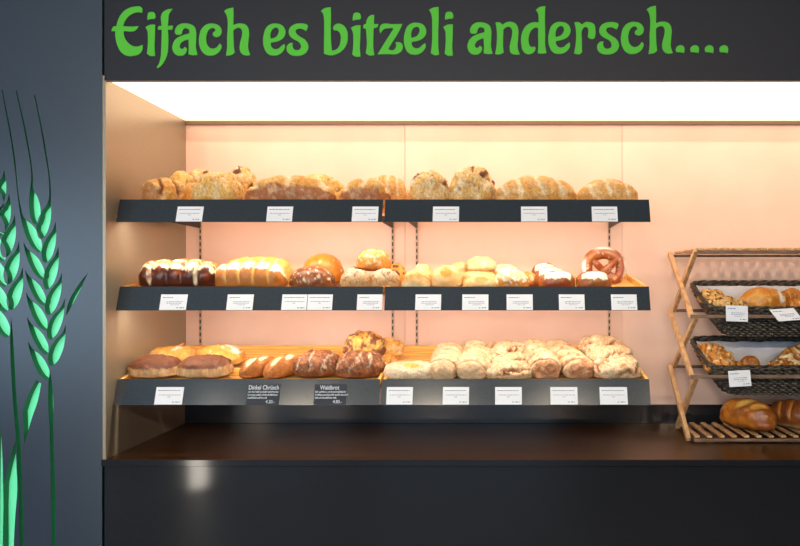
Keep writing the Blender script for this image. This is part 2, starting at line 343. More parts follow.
# ------------------------------------------------------------------ shelf trays
SH = {'top': dict(y1=.09, zt=wz(199.5, .09), y0=.062, zb=wz(222, .062), tilt=3, depth=.35),
      'mid': dict(y1=.09, zt=wz(286.5, .09), y0=.062, zb=wz(310.5, .062), tilt=8, depth=.40),
      'bot': dict(y1=.075, zt=wz(379, .075), y0=.045, zb=wz(405, .045), tilt=10, depth=.53)}
def floor_z(sh, y):
    s = SH[sh]; return s['zt']-.024+math.tan(math.radians(s['tilt']))*(y-s['y1'])
LED = dict(top=5.0, mid=5.0)
def tray(sh, x0, x1, label):
    s = SH[sh]; t = math.radians(s['tilt']); xm = (x0+x1)/2; w = (x1-x0)/2
    e = empty('shelf_tray', (xm, s['y1'], s['zb']), label, 'shelf', 'dark fronted bread trays with slatted bottoms')
    hz = s['zt']-s['zb']; dy = s['y0']-s['y1']
    bm = bmesh.new()
    prof = [(dy, 0), (dy+.003, 0), (.004, hz-.001), (0, hz)]
    A = [bm.verts.new((-w, y, z)) for y, z in prof]; B = [bm.verts.new((w, y, z)) for y, z in prof]
    for k in range(4): bm.faces.new((A[k], B[k], B[(k+1) % 4], A[(k+1) % 4]))
    bm.faces.new(A); bm.faces.new(B[::-1]); bmesh.ops.recalc_face_normals(bm, faces=bm.faces)
    obj('front_panel', bm, M['tray'], e)
    R = Matrix.Translation((0, .012, hz-.024)) @ Matrix.Rotation(t, 4, 'X')
    Ln = s['depth']/math.cos(t)-.012
    bm = bmesh.new(); y = 0; n = int(Ln/.036)
    for k in range(n):
        y0 = k*Ln/n; t2 = bmesh.new(); box(t2, -w+.014, w-.014, y0+.0045, y0+Ln/n-.0045, -.009, 0); bevel(t2, .0015)
        m_ = bpy.data.meshes.new('t'); t2.to_mesh(m_); t2.free(); bm.from_mesh(m_); bpy.data.meshes.remove(m_)
    obj('slatted_bottom', bm, M['pine'], e, R)
    for sx in (-1, 1):
        bm = bmesh.new(); xa, xb = sorted((sx*w, sx*(w-.013))); box(bm, xa, xb, .002, Ln, -.012, .023); bevel(bm, .0015)
        obj('side_rail', bm, M['pine'], e, R)
    bm = bmesh.new(); box(bm, -w+.013, w-.013, Ln-.012, Ln, -.012, .012); bevel(bm, .0015)
    obj('back_rail', bm, M['pine'], e, R)
    if sh != 'bot':      # warm light strip under the tray, just behind its front
        ez = -dy*0+.004
        bm = bmesh.new(); box(bm, -w+.02, w-.02, .012, .034, .012, .022)
        ls = obj('light_strip', bm, M['white'], e)
        l = bpy.data.lights.new('shelf_light', 'AREA'); l.shape = 'RECTANGLE'; l.size = 2*w-.06; l.size_y = .018
        l.energy = LED[sh]; l.color = (1, .86, .70)
        lo = bpy.data.objects.new('shelf_light', l); COL.objects.link(lo); lo.parent = e; lo.location = (0, .023, .0115)
        lo.rotation_euler = (math.radians(20), 0, 0)
    # brackets reach from the uprights under the tray
    for ux in (-1.38, -.485, -.373, .522):
        if x0 < ux < x1:
            bm = bmesh.new()
            yb = .6415-s['y1']; zf = hz-.045
            zback = zf+math.tan(t)*yb
            pr = [(.015, zf-.004), (.015, zf-.016), (yb, zback-.05), (yb, zback-.004)]
            A = [bm.verts.new((ux-xm-.0025, a, b)) for a, b in pr]; B = [bm.verts.new((ux-xm+.0025, a, b)) for a, b in pr]
            for k in range(4): bm.faces.new((A[k], B[k], B[(k+1) % 4], A[(k+1) % 4]))
            bm.faces.new(A); bm.faces.new(B[::-1]); bmesh.ops.recalc_face_normals(bm, faces=bm.faces)
            obj('bracket', bm, M['dark'], e)
XM0, XM1 = wx(383, .09), wx(385.5, .09)
tray('top', -1.447, XM0, 'left tray of the topmost shelf, carrying rustic golden loaves')
tray('top', XM1, wx(649, .09), 'right tray of the topmost shelf, carrying two craggy round loaves')
tray('mid', -1.447, XM0, 'left tray of the middle shelf, carrying plaited loaves and a round brown loaf')
tray('mid', XM1, wx(649, .09), 'right tray of the middle shelf, carrying buns and a pretzel')
tray('bot', -1.447, wx(379.5, .06), 'left tray of the lowest shelf, with two black chalk signs')
tray('bot', wx(381.5, .06), wx(650, .06), 'right tray of the lowest shelf, carrying floury twisted breads')

# ------------------------------------------------------------------ price cards and chalk signs
rnd = random.Random(4)
def fas_matrix(sh, xc, vb, off=.0012):
    s = SH[sh]; up = Vector((0, s['y1']-s['y0'], s['zt']-s['zb'])); L = up.length; up.normalize()
    nrm = Vector((0, -up.z, up.y))                  # towards the room
    o = Vector((xc, s['y0'], s['zb']))+up*vb+nrm*off
    return Matrix(((1, -nrm.x, up.x, o.x), (0, -nrm.y, up.y, o.y), (0, -nrm.z, up.z, o.z), (0, 0, 0, 1)))
def dashes(bm, x0, x1, z, h, gap=.0022):
    x = x0
    while x < x1-.002:
        w = rnd.uniform(.004, .012); xe = min(x+w, x1)
        box(bm, x, xe, -.0009, -.0005, z, z+h); x = xe+gap
def card_meshes(w, h, style):
    bm = bmesh.new(); box(bm, -w/2, w/2, -.0005, .0005, 0, h)
    b2 = bmesh.new()
    dashes(b2, -w*.42, w*(.38 if style == 0 else -.02), h*.78, .0028)
    if style == 1:
        dashes(b2, -w*.26, w*.36, h*.52, .0018); dashes(b2, -w*.26, w*.34, h*.42, .0018); dashes(b2, -w*.1, w*.22, h*.32, .0014)
    else:
        dashes(b2, -w*.38, w*.4, h*.53, .0018); dashes(b2, -w*.06, w*.06, h*.42, .0018)
    dashes(b2, w*.14, w*.2, h*.12, .003); dashes(b2, w*.25, w*.42, h*.12, .003)
    return bm, b2
def card(sh, px0, px1, label, style=0, h=.0615, roll=0):
    y = SH[sh]['y0']; xc = wx((px0+px1)/2, y); w = (px1-px0)/s_at(y)
    a, b = card_meshes(w-.001, h, style)
    m = fas_matrix(sh, xc, .0015)
    o = obj('price_card', a, M['card'], None, m @ Matrix.Rotation(roll, 4, 'Y')); tag(o, label, 'price tag', 'white price cards on the tray fronts')
    obj('print', b, M['ink'], o)
card('top', 175.5, 202, 'white price card under the leftmost rustic loaf of the top shelf')
card('top', 266, 292, 'white price card in the middle of the top left tray front')
card('top', 351.5, 378, 'white price card at the right end of the top left tray front')
card('top', 432.5, 459, 'white price card below the two craggy round loaves')
card('top', 521, 547.5, 'white price card below the long diagonally cut top shelf loaf')
card('top', 592, 618, 'rightmost white price card on the top shelf')
card('mid', 159, 186, 'white price card under the dark brown plaited loaf', 1)
card('mid', 226, 252.5, 'white price card under the golden plaited loaf', 1)
card('mid', 281, 306.4, 'left one of two adjoining price cards under the round brown loaf')
card('mid', 306.8, 332, 'right one of two adjoining price cards under the round brown loaf')
card('mid', 356.5, 382, 'white price card under the stacked floury rolls', 1)
card('mid', 415, 441, 'leftmost price card on the middle right tray, under pale buns', 1)
card('mid', 462, 488.5, 'price card under the small heap of pale buns', 1)
card('mid', 506.5, 533, 'price card under the seeded yellow bread', 1)
card('mid', 559, 585, 'price card under the cream-topped pretzel rolls', 1)
card('mid', 611.5, 637.5, 'price card under the pretzel at the right tray end', 1)
card('bot', 154, 182, 'bluish white price card under the brown-topped loaves', h=.066)
card('bot', 386, 412.5, 'price card under the flat floury bread beside the tray joint', h=.066)
card('bot', 442.5, 469, 'price card under the first pair of end-on floury twists', h=.066)
card('bot', 495, 522, 'price card under the three piled floury breads', h=.066)
card('bot', 550.5, 578, 'price card under the two long receding floury twists', h=.066)
card('bot', 600, 628, 'rightmost price card on the lowest shelf', h=.066)
def text_mesh(txt, size, loc, bm, sx=1.0):
    cu = bpy.data.curves.new('t', 'FONT'); cu.body = txt; cu.size = size; cu.align_x = 'LEFT'; cu.extrude = .0002
    cu.offset = size*.012
    o = bpy.data.objects.new('t', cu); COL.objects.link(o)
    dg = bpy.context.evaluated_depsgraph_get(); dg.update()
    me = bpy.data.meshes.new_from_object(o.evaluated_get(dg)); bpy.data.objects.remove(o); bpy.data.curves.remove(cu)
    me.transform(Matrix.Translation(loc) @ Matrix.Diagonal((sx, 1, 1, 1)) @ Matrix.Rotation(PI/2, 4, 'X'))
    bm.from_mesh(me); bpy.data.meshes.remove(me)
def chalk(px0, px1, title, tx, price, label):
    y = SH['bot']['y0']; xc = wx((px0+px1)/2, y); w = (px1-px0)/s_at(y); h = .078
    bm = bmesh.new(); box(bm, -w/2, w/2, -.001, .001, 0, h); bevel(bm, .0004)
    o = obj('chalk_sign', bm, M['slate'], None, fas_matrix('bot', xc, .001, .0015)); tag(o, label, 'sign', 'small black chalk signs on the lowest shelf')
    b = bmesh.new()
    text_mesh(title, .0235, (tx, -.0012, h*.73), b, .78)
    for k in range(3):
        x = -w*.47
        while x < w*(.44 if k < 2 else .1):
            e = x+rnd.uniform(.006, .016); zz = h*(.58-.145*k)
            q = x
            while q < e:
                box(b, q, q+.0016, -.0014, -.001, zz, zz+rnd.choice((.0045, .0045, .007))); box(b, q, q+.003, -.0014, -.001, zz+rnd.choice((0, .003)), zz+.0015+rnd.choice((0, .003))); q += .0034
            x = e+.003
    text_mesh(price, .017, (w*.1, -.0012, h*.07), b, .9)
    obj('chalk_writing', b, M['chalk'], o)
chalk(246, 278.5, 'Dinkel Chrüsch', -.058, '4.20.-', 'black chalk sign with white handwriting, left one of two')
chalk(313.5, 345.5, 'Waldbrot', -.04, '4.80.-', 'black chalk sign with white handwriting under the dark cracked rye loaves')

# ------------------------------------------------------------------ breads
def mixc(a, b, t): t = max(0, min(1, t)); return tuple(x*(1-t)+y*t for x, y in zip(a, b))
def sm(a, b, x):
    t = max(0, min(1, (x-a)/(b-a))); return t*t*(3-2*t)
C_ = {k: lin(v) for k, v in dict(gold=(236, 176, 82), cream=(250, 236, 200), tan=(214, 172, 118), brown=(160, 92, 38), dark=(86, 38, 20), crumbtop=(122, 70, 42), flour=(228, 207, 174),
      pale=(242, 214, 160), bunc=(236, 190, 122), gbrown=(196, 122, 50), orange=(222, 140, 40), yellow=(243, 196, 104), crumb=(222, 190, 150), deep=(118, 62, 26), reddish=(184, 116, 68), grey=(206, 190, 172), red=(150, 66, 26), white=(252, 246, 232)).items()}
def bread_mesh(L, W, H_, seed, c=dict(), nx=84, na=60):
    g = c.get
    base = C_[g('base', 'gold')]; p = g('p', 2.3); pz = g('bot', .34)
    bm = bmesh.new(); lay = bm.verts.layers.float_color.new('Crust')
    sv = Vector((seed*3.17, seed*1.7, seed*.9)); rings = []
    def F3(v, sc): return noise.fractal(v*sc+sv, .7, 2.1, 5)
    for i in range(nx+1):
        cc = -math.cos(PI*i/nx); ac = abs(cc)
        r = max(0, 1-ac**p)**(1/p)
        if g('taper'): r = r*(1-g('taper')*ac)
        if g('onetaper'): r = r*(1-g('onetaper')*(cc+1)/2)
        ring = []
        for k in range(1 if i in (0, nx) else na):
            a = 2*PI*k/na; ca, sa = math.cos(a), math.sin(a)
            zc = H_*pz
            if sa >= 0: z = zc+(H_-zc)*(abs(sa)**g('sq', .9))*r
            else: z = zc-zc*(abs(sa)**.55)*(r**.5)
            y = W/2*ca*(r if sa > -.2 else r**.8)*(1 if sa > 0 else 1-.18*abs(sa))
            x = cc*L/2
            v = Vector((x, y, z))
            nr = Vector((cc*.8, ca*r, sa*r)); nr = nr.normalized() if nr.length > 1e-6 else Vector((cc, 0, 0))
            e = math.degrees(math.atan2(sa, -ca))        # 0 front, 90 top, 180 back
            col = base; d = 0
            up = sm(g('um', -.15), g('um', -.15)+.4, sa)
            if 'bands' in c:
                bl = c['bands']; ee = e+g('bandn', 8)*F3(v, 30)
                for (e0, c0), (e1, c1) in zip(bl, bl[1:]):
                    if e0 <= ee <= e1: col = mixc(C_[c0], C_[c1], sm(.25, .75, (ee-e0)/(e1-e0)))
                if ee < bl[0][0]: col = C_[bl[0][1]]
                if ee > bl[-1][0]: col = C_[bl[-1][1]]
            if 'alt' in c:
                cn, sc, lo, hi = c['alt']; col = mixc(col, C_[cn], g('altk', .6)*sm(lo, hi, .5*F3(v, sc*1.5)+.6*F3(v, sc*4)))
            if 'top' in c:
                cn, lo, hi = c['top']; col = mixc(col, C_[cn], sm(lo, hi, z/H_+.06*F3(v, 45)))
            if 'grooves' in c:
                for (n, tw, dep, wd, gc, bul) in c['grooves']:
                    q = n*(cc+1)/2+tw*a/PI+.25*F3(v, 9)*g('gw', 1); f = q-math.floor(q); m = min(f, 1-f)
                    w = math.exp(-(m/wd)**2)*up*sm(1.0, .86, ac)
                    d += -dep*w+bul*math.sin(PI*f)**.7*up*sm(1.0, .8, ac)
                    if gc: col = mixc(col, C_[gc], min(1, w*1.3))
            if 'cuts' in c:      # (c centre, angle centre deg, half length in c, half width deg, skew, colour, depth)
                for (c0, e0, hl, hw, sk, gc, dep) in c['cuts']:
                    dc = (cc-c0)/hl; de = (e-e0-sk*(cc-c0)*60)/hw
                    w = math.exp(-(dc*dc+de*de)**1.4)
                    d += -dep*w+dep*.9*math.exp(-((abs(de)-1.5)/.5)**2)*math.exp(-(dc*dc)**2)
                    col = mixc(col, C_[gc], sm(.25, .6, w))
            if 'crack' in c:     # ridged noise veins: colour, scale, width, depth
                cn, sc, wd, dep = c['crack']
                rn = abs(noise.noise(v*sc+sv))+.25*abs(noise.noise(v*sc*2.7+sv)); w = math.exp(-(rn/wd)**2)*up
                col = mixc(col, C_[cn], w); d -= dep*w
            if 'spots' in c:
                cn, sc, th = c['spots']; col = mixc(col, C_[cn], sm(th, th+.12, noise.noise(v*sc+sv*2))*up)
            if 'foot' in c: col = mixc(C_[c['foot']], col, sm(.04, .3, z/H_+.1*F3(v, 30)))
            if 'endcol' in c and cc < 0: col = mixc(col, C_[c['endcol']], .75*sm(.82, .9, ac+.08*F3(v, 40)))
            if 'caps' in c: col = mixc(col, C_[c['caps']], sm(.66, .78, ac+.06*F3(v, 30)))
            d += g('rough', .004)*F3(v, g('rs', 22))*sm(-.9, 0, sa)+g('rough2', .0)*F3(v, 70)
            v = v+nr*d
            if v.z < 0: v.z = 0
            if 'bend' in c: v.y += c['bend']*cc*cc
            if 'sbend' in c: v.y += c['sbend']*math.sin(cc*2.2)
            vt = bm.verts.new(v); vt[lay] = (*col, 1); ring.append(vt)
        rings.append(ring)
    for A, B in zip(rings, rings[1:]):
        if len(A) == 1:
            for k in range(na): bm.faces.new((A[0], B[(k+1) % na], B[k]))
        elif len(B) == 1:
            for k in range(na): bm.faces.new((A[k], A[(k+1) % na], B[0]))
        else:
            for k in range(na): bm.faces.new((A[k], A[(k+1) % na], B[(k+1) % na], B[k]))
    bmesh.ops.recalc_face_normals(bm, faces=bm.faces)
    return bm
ST = dict(
 rustic=dict(base='yellow', altk=.7, alt=('cream', 20, -.1, .3), crack=('brown', 11, .05, .008), rough=.007, rs=16, rough2=.0015, foot='gold', p=2.0, sq=.95),
 rusticend=dict(base='gold', alt=('cream', 18, -.05, .3), grooves=[(2.4, .7, .010, .10, 'brown', .008)], rough=.008, rs=16, p=3, endcol='reddish', rough2=.002),
 craggy=dict(base='yellow', sq=.8, alt=('cream', 24, -.15, .2), crack=('brown', 11, .06, .012), spots=('deep', 26, .34), rough=.013, rs=18, rough2=.002, foot='tan', altk=.9),
 batard=dict(base='gold', altk=.35, alt=('cream', 14, 0, .4), grooves=[(2.6, -.55, .006, .13, 'cream', .005)], bands=[(0, 'reddish'), (24, 'reddish'), (38, 'gold'), (180, 'yellow')], bandn=14, rough=.005, rough2=.001, p=1.85, sq=1.0, um=.35),
 diag=dict(base='gold', alt=('cream', 16, -.1, .3), grooves=[(4.6, -.6, .006, .12, 'cream', .005)], foot='gold', rough=.004, p=1.85, sq=1.0, rough2=.001, altk=.45),
 darkplait=dict(base='dark', grooves=[(5, 0, .010, .07, None, .009)], cuts=[(-.62, 22, .05, 34, 0, 'cream', .002), (.56, 22, .06, 34, 0, 'cream', .002)], bands=[(0, 'dark'), (33, 'dark'), (38, 'cream'), (52, 'cream'), (62, 'orange'), (72, 'cream'), (86, 'orange'), (180, 'deep')], bandn=14, gw=.5, spots=('red', 40, .3), rough=.003, p=4, sq=.75),
 goldplait=dict(base='gbrown', grooves=[(5, 0, .009, .07, 'yellow', .009)], bands=[(0, 'gbrown'), (40, 'gbrown'), (46, 'white'), (72, 'cream'), (90, 'yellow'), (180, 'yellow')], bandn=10, gw=.3, rough=.002, p=3, sq=.8),
 paleplait=dict(base='yellow', grooves=[(5, 0, .006, .09, 'cream', .004)], bands=[(0, 'yellow'), (90, 'yellow'), (180, 'gold')], gw=.3, rough=.002, p=3, sq=.8),
 speckled=dict(base='deep', alt=('brown', 16, -.2, .3), spots=('flour', 90, .22), rough=.003, p=2.1, foot='reddish', sq=.95),
 boule=dict(base='gbrown', alt=('orange', 12, -.2, .3), spots=('pale', 45, .42), rough=.003, p=2.1),
 flourroll=dict(base='tan', top=('flour', .55, .8), crack=('dark', 30, .10, .002), rough=.003, p=2.1, foot='gold'),
 goldroll=dict(base='orange', top=('gold', .5, .8), spots=('flour', 60, .12), rough=.003, p=2.1, foot='brown'),
 seedroll=dict(base='gold', spots=('deep', 70, .15), alt=('yellow', 30, 0, .3), rough=.003, p=2.1),
 bun=dict(base='bunc', bands=[(0, 'pale'), (14, 'bunc'), (42, 'orange'), (58, 'bunc'), (180, 'bunc')], bandn=14, rough=.002, p=2.2, alt=('pale', 14, .1, .6), foot='pale'),
 bunring=dict(base='bunc', cuts=[(.05, 42, .42, 26, 0, 'orange', .002)], rough=.003, p=2.2, alt=('pale', 14, -.2, .3), foot='pale'),
 flatbun=dict(base='bunc', crack=('pale', 9, .18, .004), alt=('pale', 16, -.2, .4), rough=.006, p=2.3, foot='pale'),
 seeded=dict(base='orange', top=('pale', .5, .75), spots=('white', 70, .05), rough=.004, p=2.3, alt=('yellow', 20, 0, .3)),
 laugen=dict(base='brown', bands=[(0, 'reddish'), (20, 'brown'), (26, 'white'), (70, 'white'), (78, 'brown'), (180, 'brown')], caps='brown', bandn=10, rough=.003, p=2.4),
 browntop=dict(base='tan', alt=('flour', 28, -.1, .3), top=('crumbtop', .54, .60), rough=.006, rs=26, rough2=.002, p=2.45, foot='flour', sq=.78, bot=.36),
 goldbloom=dict(base='gold', alt=('yellow', 20, -.1, .3), top=('gold', .4, .7), crack=('cream', 9, .12, .004), spots=('white', 15, .27), rough=.007, p=2.3, foot='crumb', rough2=.001),
 scored=dict(base='gbrown', alt=('brown', 22, -.1, .35), cuts=[(-.45, 80, .34, 17, .9, 'cream', .005), (.2, 80, .34, 17, .9, 'cream', .005)], rough=.004, p=2.2, rough2=.001),
 rye=dict(base='deep', alt=('reddish', 26, -.15, .35), altk=.8, grooves=[(3.4, .7, .004, .05, 'grey', .003)], gw=2.2, crack=('grey', 22, .05, .004), spots=('flour', 50, .46), rough=.007, rs=26, rough2=.002, p=2.3, foot='reddish'),
 ryegold=dict(base='deep', alt=('gold', 12, -.1, .15), altk=.9, crack=('flour', 17, .06, .006), rough=.008, rs=24, rough2=.002, p=2.3),
 palend=dict(base='gold', alt=('flour', 12, -.1, .4), crack=('brown', 12, .08, .002), rough=.004, p=2.3),
 floury=dict(base='flour', alt=('grey', 24, -.1, .35), cuts=[(.1, 62, .32, 17, 0, 'gold', .004)], rough=.006, p=2.8, rough2=.0015, sq=.7),
 twist=dict(base='flour', alt=('tan', 30, -.1, .45), grooves=[(5.2, .5, .013, .075, 'brown', .009)], gw=.7, rough=.006, rs=24, rough2=.002, p=4.5, endcol='crumb', foot='tan', crack=('brown', 30, .05, .001)),
 twist2=dict(base='flour', alt=('tan', 26, -.2, .3), grooves=[(5.4, .6, .013, .075, 'brown', .009)], gw=.9, spots=('reddish', 55, .3), rough=.007, rs=24, rough2=.002, p=4.5, endcol='reddish', foot='tan'),
 root=dict(base='flour', alt=('tan', 26, -.2, .35), grooves=[(1.1, 1.4, .014, .07, 'brown', .008)], gw=2.0, rough=.007, rs=22, rough2=.002, p=2.8, foot='grey', spots=('reddish', 60, .42)),
 glossloaf=dict(base='brown', alt=('orange', 9, -.2, .3), cuts=[(-.5, 70, .26, 20, 1.3, 'orange', .005), (0.08, 66, .30, 22, 1.3, 'yellow', .005), (.55, 62, .24, 18, 1.3, 'gold', .005)], rough=.002, p=2.3, foot='deep'),
 riploaf=dict(base='deep', alt=('brown', 14, -.1, .3), grooves=[(5, -.5, .006, .10, 'orange', .005)], gw=.6, rough=.003, p=2.3, foot='tan'),
 croissant=dict(base='orange', alt=('brown', 30, 0, .4), grooves=[(7, .15, .006, .10, 'yellow', .006)], gw=.4, rough=.003, p=1.7, bend=.022),
 almond=dict(base='orange', alt=('gold', 20, -.2, .3), spots=('pale', 55, .12), grooves=[(5, .3, .004, .12, 'brown', .004)], gw=1, rough=.008, rs=30, rough2=.003, p=1.9, bend=.018),
 seedcluster=dict(base='yellow', spots=('deep', 80, .08), alt=('cream', 40, 0, .3), rough=.006, rs=35, rough2=.003, p=2.1),
 pineapple=dict(base='orange', alt=('yellow', 12, -.2, .3), cuts=[(.75, 80, .22, 80, 0, 'white', .003)], rough=.008, rs=14, p=1.8, rough2=.001),
)
BAG = {}
def bread(name, label, cat, style, L, W, H_, loc, yaw=0, tilt=0, group=None, seed=1, m='crust', roll=0, **over):
    c = dict(ST[style]); c.update(over)
    bm = bread_mesh(L, W, H_, seed, c)
    o = obj(name, bm, M[m], smooth=True)
    o.matrix_world = Matrix.Translation(loc) @ Matrix.Rotation(math.radians(tilt), 4, 'X') @ Matrix.Rotation(math.radians(roll), 4, 'Y') @ Matrix.Rotation(math.radians(yaw), 4, 'Z')
    return tag(o, label, cat, group)
seedc = [0]
def put(sh, name, label, cat, style, x0, x1, top, yc, W, yaw=0, lift=0, group=None, L=None, m='crust', roll=0, dz=0, **over):
    """a loaf whose outline spans x0..x1 with its top at row 'top' when its middle lies at depth yc"""
    seedc[0] += 1
    fz = floor_z(sh, yc)+.001+lift
    w = (x1-x0)/s_at(yc); h = wz(top, yc)-fz
    a = math.radians(yaw)
    if L is None: L = w if abs(yaw) < 60 else W
    if abs(yaw) >= 60: W = w
    X = wx((x0+x1)/2, yc)
    return bread(name, label, cat, style, L, W, h, (X, yc, fz+dz), yaw, SH[sh]['tilt'], group, seedc[0]*1.37, m, roll, **over)
def endon(sh, name, label, cat, style, x0, x1, top, yf, Ln, yaw=90, lift=0, group=None, **over):
    """a loaf pointing at the room: outline and top measured at its front end yf"""
    seedc[0] += 1
    ym = yf+.03; w = (x1-x0)/s_at(ym); h = wz(top, ym)-floor_z(sh, ym)-lift
    yc = yf+Ln/2; X = wx((x0+x1)/2, ym)+math.cos(math.radians(yaw))*(Ln/2-.03)
    return bread(name, label, cat, style, Ln, w, h, (X, yc, floor_z(sh, yc)+.001+lift), yaw, SH[sh]['tilt'], group, seedc[0]*1.37, **over)
g = 'rustic golden loaves on the top shelf'
put('top', 'bread_loaf', 'reddish-brown ended rustic loaf, leftmost on the top shelf', 'bread', 'rusticend', 151, 180, 180, .19, .13, yaw=68, group=g, L=.16)
put('top', 'bread_loaf', 'puffy golden loaf tight behind the leftmost rustic loaf', 'bread', 'rustic', 167, 197, 171, .285, .12, yaw=20, group=g)
put('top', 'bread_loaf', 'broad round golden loaf with fine cracks, second on the top shelf front', 'bread', 'rustic', 194, 243, 172, .19, .16, group=g)
put('top', 'bread_loaf', 'small golden loaf peeking out between the first two top shelf loaves', 'bread', 'craggy', 189, 216, 170, .37, .10, group=g)
put('top', 'bread_loaf', 'lumpy golden loaf behind the right side of the round cracked loaf', 'bread', 'craggy', 225, 258, 167.5, .34, .12, group=g)
g = 'long rustic loaves on the top shelf'
put('top', 'bread_loaf', 'long golden loaf with reddish flank in the middle of the top left tray', 'bread', 'batard', 245, 336, 176.5, .185, .13, group=g)
put('top', 'bread_loaf', 'golden loaf end rising behind the long reddish-flanked loaf', 'bread', 'rustic', 290, 346, 175, .32, .11, group=g)
put('top', 'bread_loaf', 'oval golden loaf resting across the joint of the two top trays', 'bread', 'batard', 340, 391, 179.5, .18, .12, group=g, bands=[(0, 'reddish'), (22, 'reddish'), (36, 'gold'), (180, 'yellow')])
put('top', 'bread_loaf', 'pale floury-edged loaf behind the one across the tray joint', 'bread', 'diag', 364, 410, 176, .31, .12, group=g)
g = 'craggy round loaves on the top shelf'
put('top', 'bread_loaf', 'craggy knobbly loaf, left one of the two tall ones', 'bread', 'craggy', 410.5, 450, 171.5, .22, .14, group=g, sq=.7)
put('top', 'bread_loaf', 'craggy tall loaf, right one of the two tall ones', 'bread', 'craggy', 449, 495, 168.5, .21, .15, group=g, sq=.75)
g = 'diagonally slashed loaves on the top shelf'
put('top', 'bread_loaf', 'long loaf with diagonal pale slashes on the top right tray', 'bread', 'diag', 494, 577, 177, .19, .13, group=g)
put('top', 'bread_loaf', 'short slashed loaf, rightmost on the top shelf', 'bread', 'diag', 576, 638, 180, .19, .12, group=g, grooves=[(3.2, -.8, .005, .1, 'cream', .005)])
# middle shelf
g = 'plaited loaves on the middle shelf'
put('mid', 'plaited_loaf', 'dark brown pull-apart loaf with cream splits, leftmost on the middle shelf', 'bread', 'darkplait', 144, 220, 261, .185, .14, group=g, m='shiny')
put('mid', 'bread_roll', 'small dark loaf end showing behind the dark pull-apart loaf', 'bread', 'laugen', 196, 227, 263.5, .34, .10, m='shiny')
put('mid', 'plaited_loaf', 'golden-brown pull-apart loaf with a white top split', 'bread', 'goldplait', 217, 287, 263, .175, .13, group=g, m='smooth')
put('mid', 'plaited_loaf', 'pale yellow pull-apart loaf behind the golden-brown one', 'bread', 'paleplait', 227, 293, 257, .32, .12, group=g, m='smooth')
put('mid', 'round_loaf', 'dark speckled round loaf leaning in front of a shiny boule', 'bread', 'speckled', 290, 335, 266, .18, .13, m='shiny')
put('mid', 'round_loaf', 'shiny orange-brown boule behind the dark speckled loaf', 'bread', 'boule', 303, 344, 253.5, .30, .15, m='shiny')
g = 'floury rolls in a small pyramid on the middle shelf'
put('mid', 'bread_roll', 'floury double roll half at the left of the pyramid base', 'bread roll', 'flourroll', 341, 372.5, 268.5, .17, .10, group=g)
put('mid', 'bread_roll', 'floury double roll half at the right of the pyramid base', 'bread roll', 'flourroll', 370, 400.5, 268.5, .17, .10, group=g)
put('mid', 'bread_roll', 'golden roll on top of the floury roll pyramid', 'bread roll', 'goldroll', 357, 391, 248.5, .22, .105, lift=.066, group=g)
put('mid', 'bread_roll', 'seeded roll behind the right floury roll, beside the tray joint', 'bread roll', 'seedroll', 386, 407, 263, .33, .08, group=g)
put('mid', 'bread_roll', 'roll hidden behind the left floury roll of the pyramid', 'bread roll', 'flourroll', 346, 366, 265.5, .31, .09, group=g)
g = 'pale soft buns on the middle shelf'
put('mid', 'soft_bun', 'pale yellow bun, first one right of the tray joint', 'bun', 'bun', 402, 431, 270, .16, .10, group=g, m='smooth')
put('mid', 'soft_bun', 'pale bun behind the first yellow bun', 'bun', 'flatbun', 411, 434, 264, .27, .10, group=g, m='smooth')
put('mid', 'soft_bun', 'pale bun with a round orange spot on its front', 'bun', 'bunring', 430.5, 462, 265, .18, .11, group=g, m='smooth')
put('mid', 'soft_bun', 'small pale bun end behind the orange-spotted bun', 'bun', 'flatbun', 449, 469, 261.5, .31, .09, group=g, m='smooth')
put('mid', 'soft_bun', 'low pale bun with orange front at the foot of the bun heap', 'bun', 'bunring', 463, 498, 275, .15, .09, group=g, m='smooth')
put('mid', 'soft_bun', 'pale bun in the middle layer of the bun heap', 'bun', 'flatbun', 462, 497, 269, .24, .10, group=g, m='smooth')
put('mid', 'soft_bun', 'creamy flattened bun lying on top of the bun heap', 'bun', 'flatbun', 466, 497, 256.5, .25, .10, lift=.064, group=g, m='smooth')
put('mid', 'seeded_bread', 'pale seeded yellow bread right of the bun heap', 'bread', 'seeded', 494, 529, 270, .165, .11, group='seeded yellow breads')
put('mid', 'seeded_bread', 'seeded yellow bread behind, rising above the front seeded one', 'bread', 'seeded', 491, 520, 264, .28, .12, group='seeded yellow breads')
put('mid', 'seeded_bread', 'small orange bread end behind the seeded breads, left of the pretzel rolls', 'bread', 'goldroll', 517, 537, 272, .30, .09, group='seeded yellow breads')
g = 'pretzel rolls with cream tops'
put('mid', 'pretzel_roll', 'rearmost cream-topped pretzel roll of the left trio', 'pretzel roll', 'laugen', 531, 558, 262.5, .37, .075, group=g, m='shiny')
put('mid', 'pretzel_roll', 'middle cream-topped pretzel roll of the left trio', 'pretzel roll', 'laugen', 534, 566, 266.5, .27, .08, group=g, m='shiny')
put('mid', 'pretzel_roll', 'front cream-topped pretzel roll of the left trio', 'pretzel roll', 'laugen', 539, 575, 270.5, .165, .09, group=g, m='shiny', bands=[(0, 'red'), (25, 'brown'), (31, 'white'), (72, 'white'), (82, 'brown')])
put('mid', 'pretzel_roll', 'single cream-topped pretzel roll in front of the pretzel', 'pretzel roll', 'laugen', 576, 611, 271, .165, .10, group=g, m='shiny', bands=[(0, 'brown'), (25, 'brown'), (31, 'white'), (72, 'white'), (82, 'brown')])
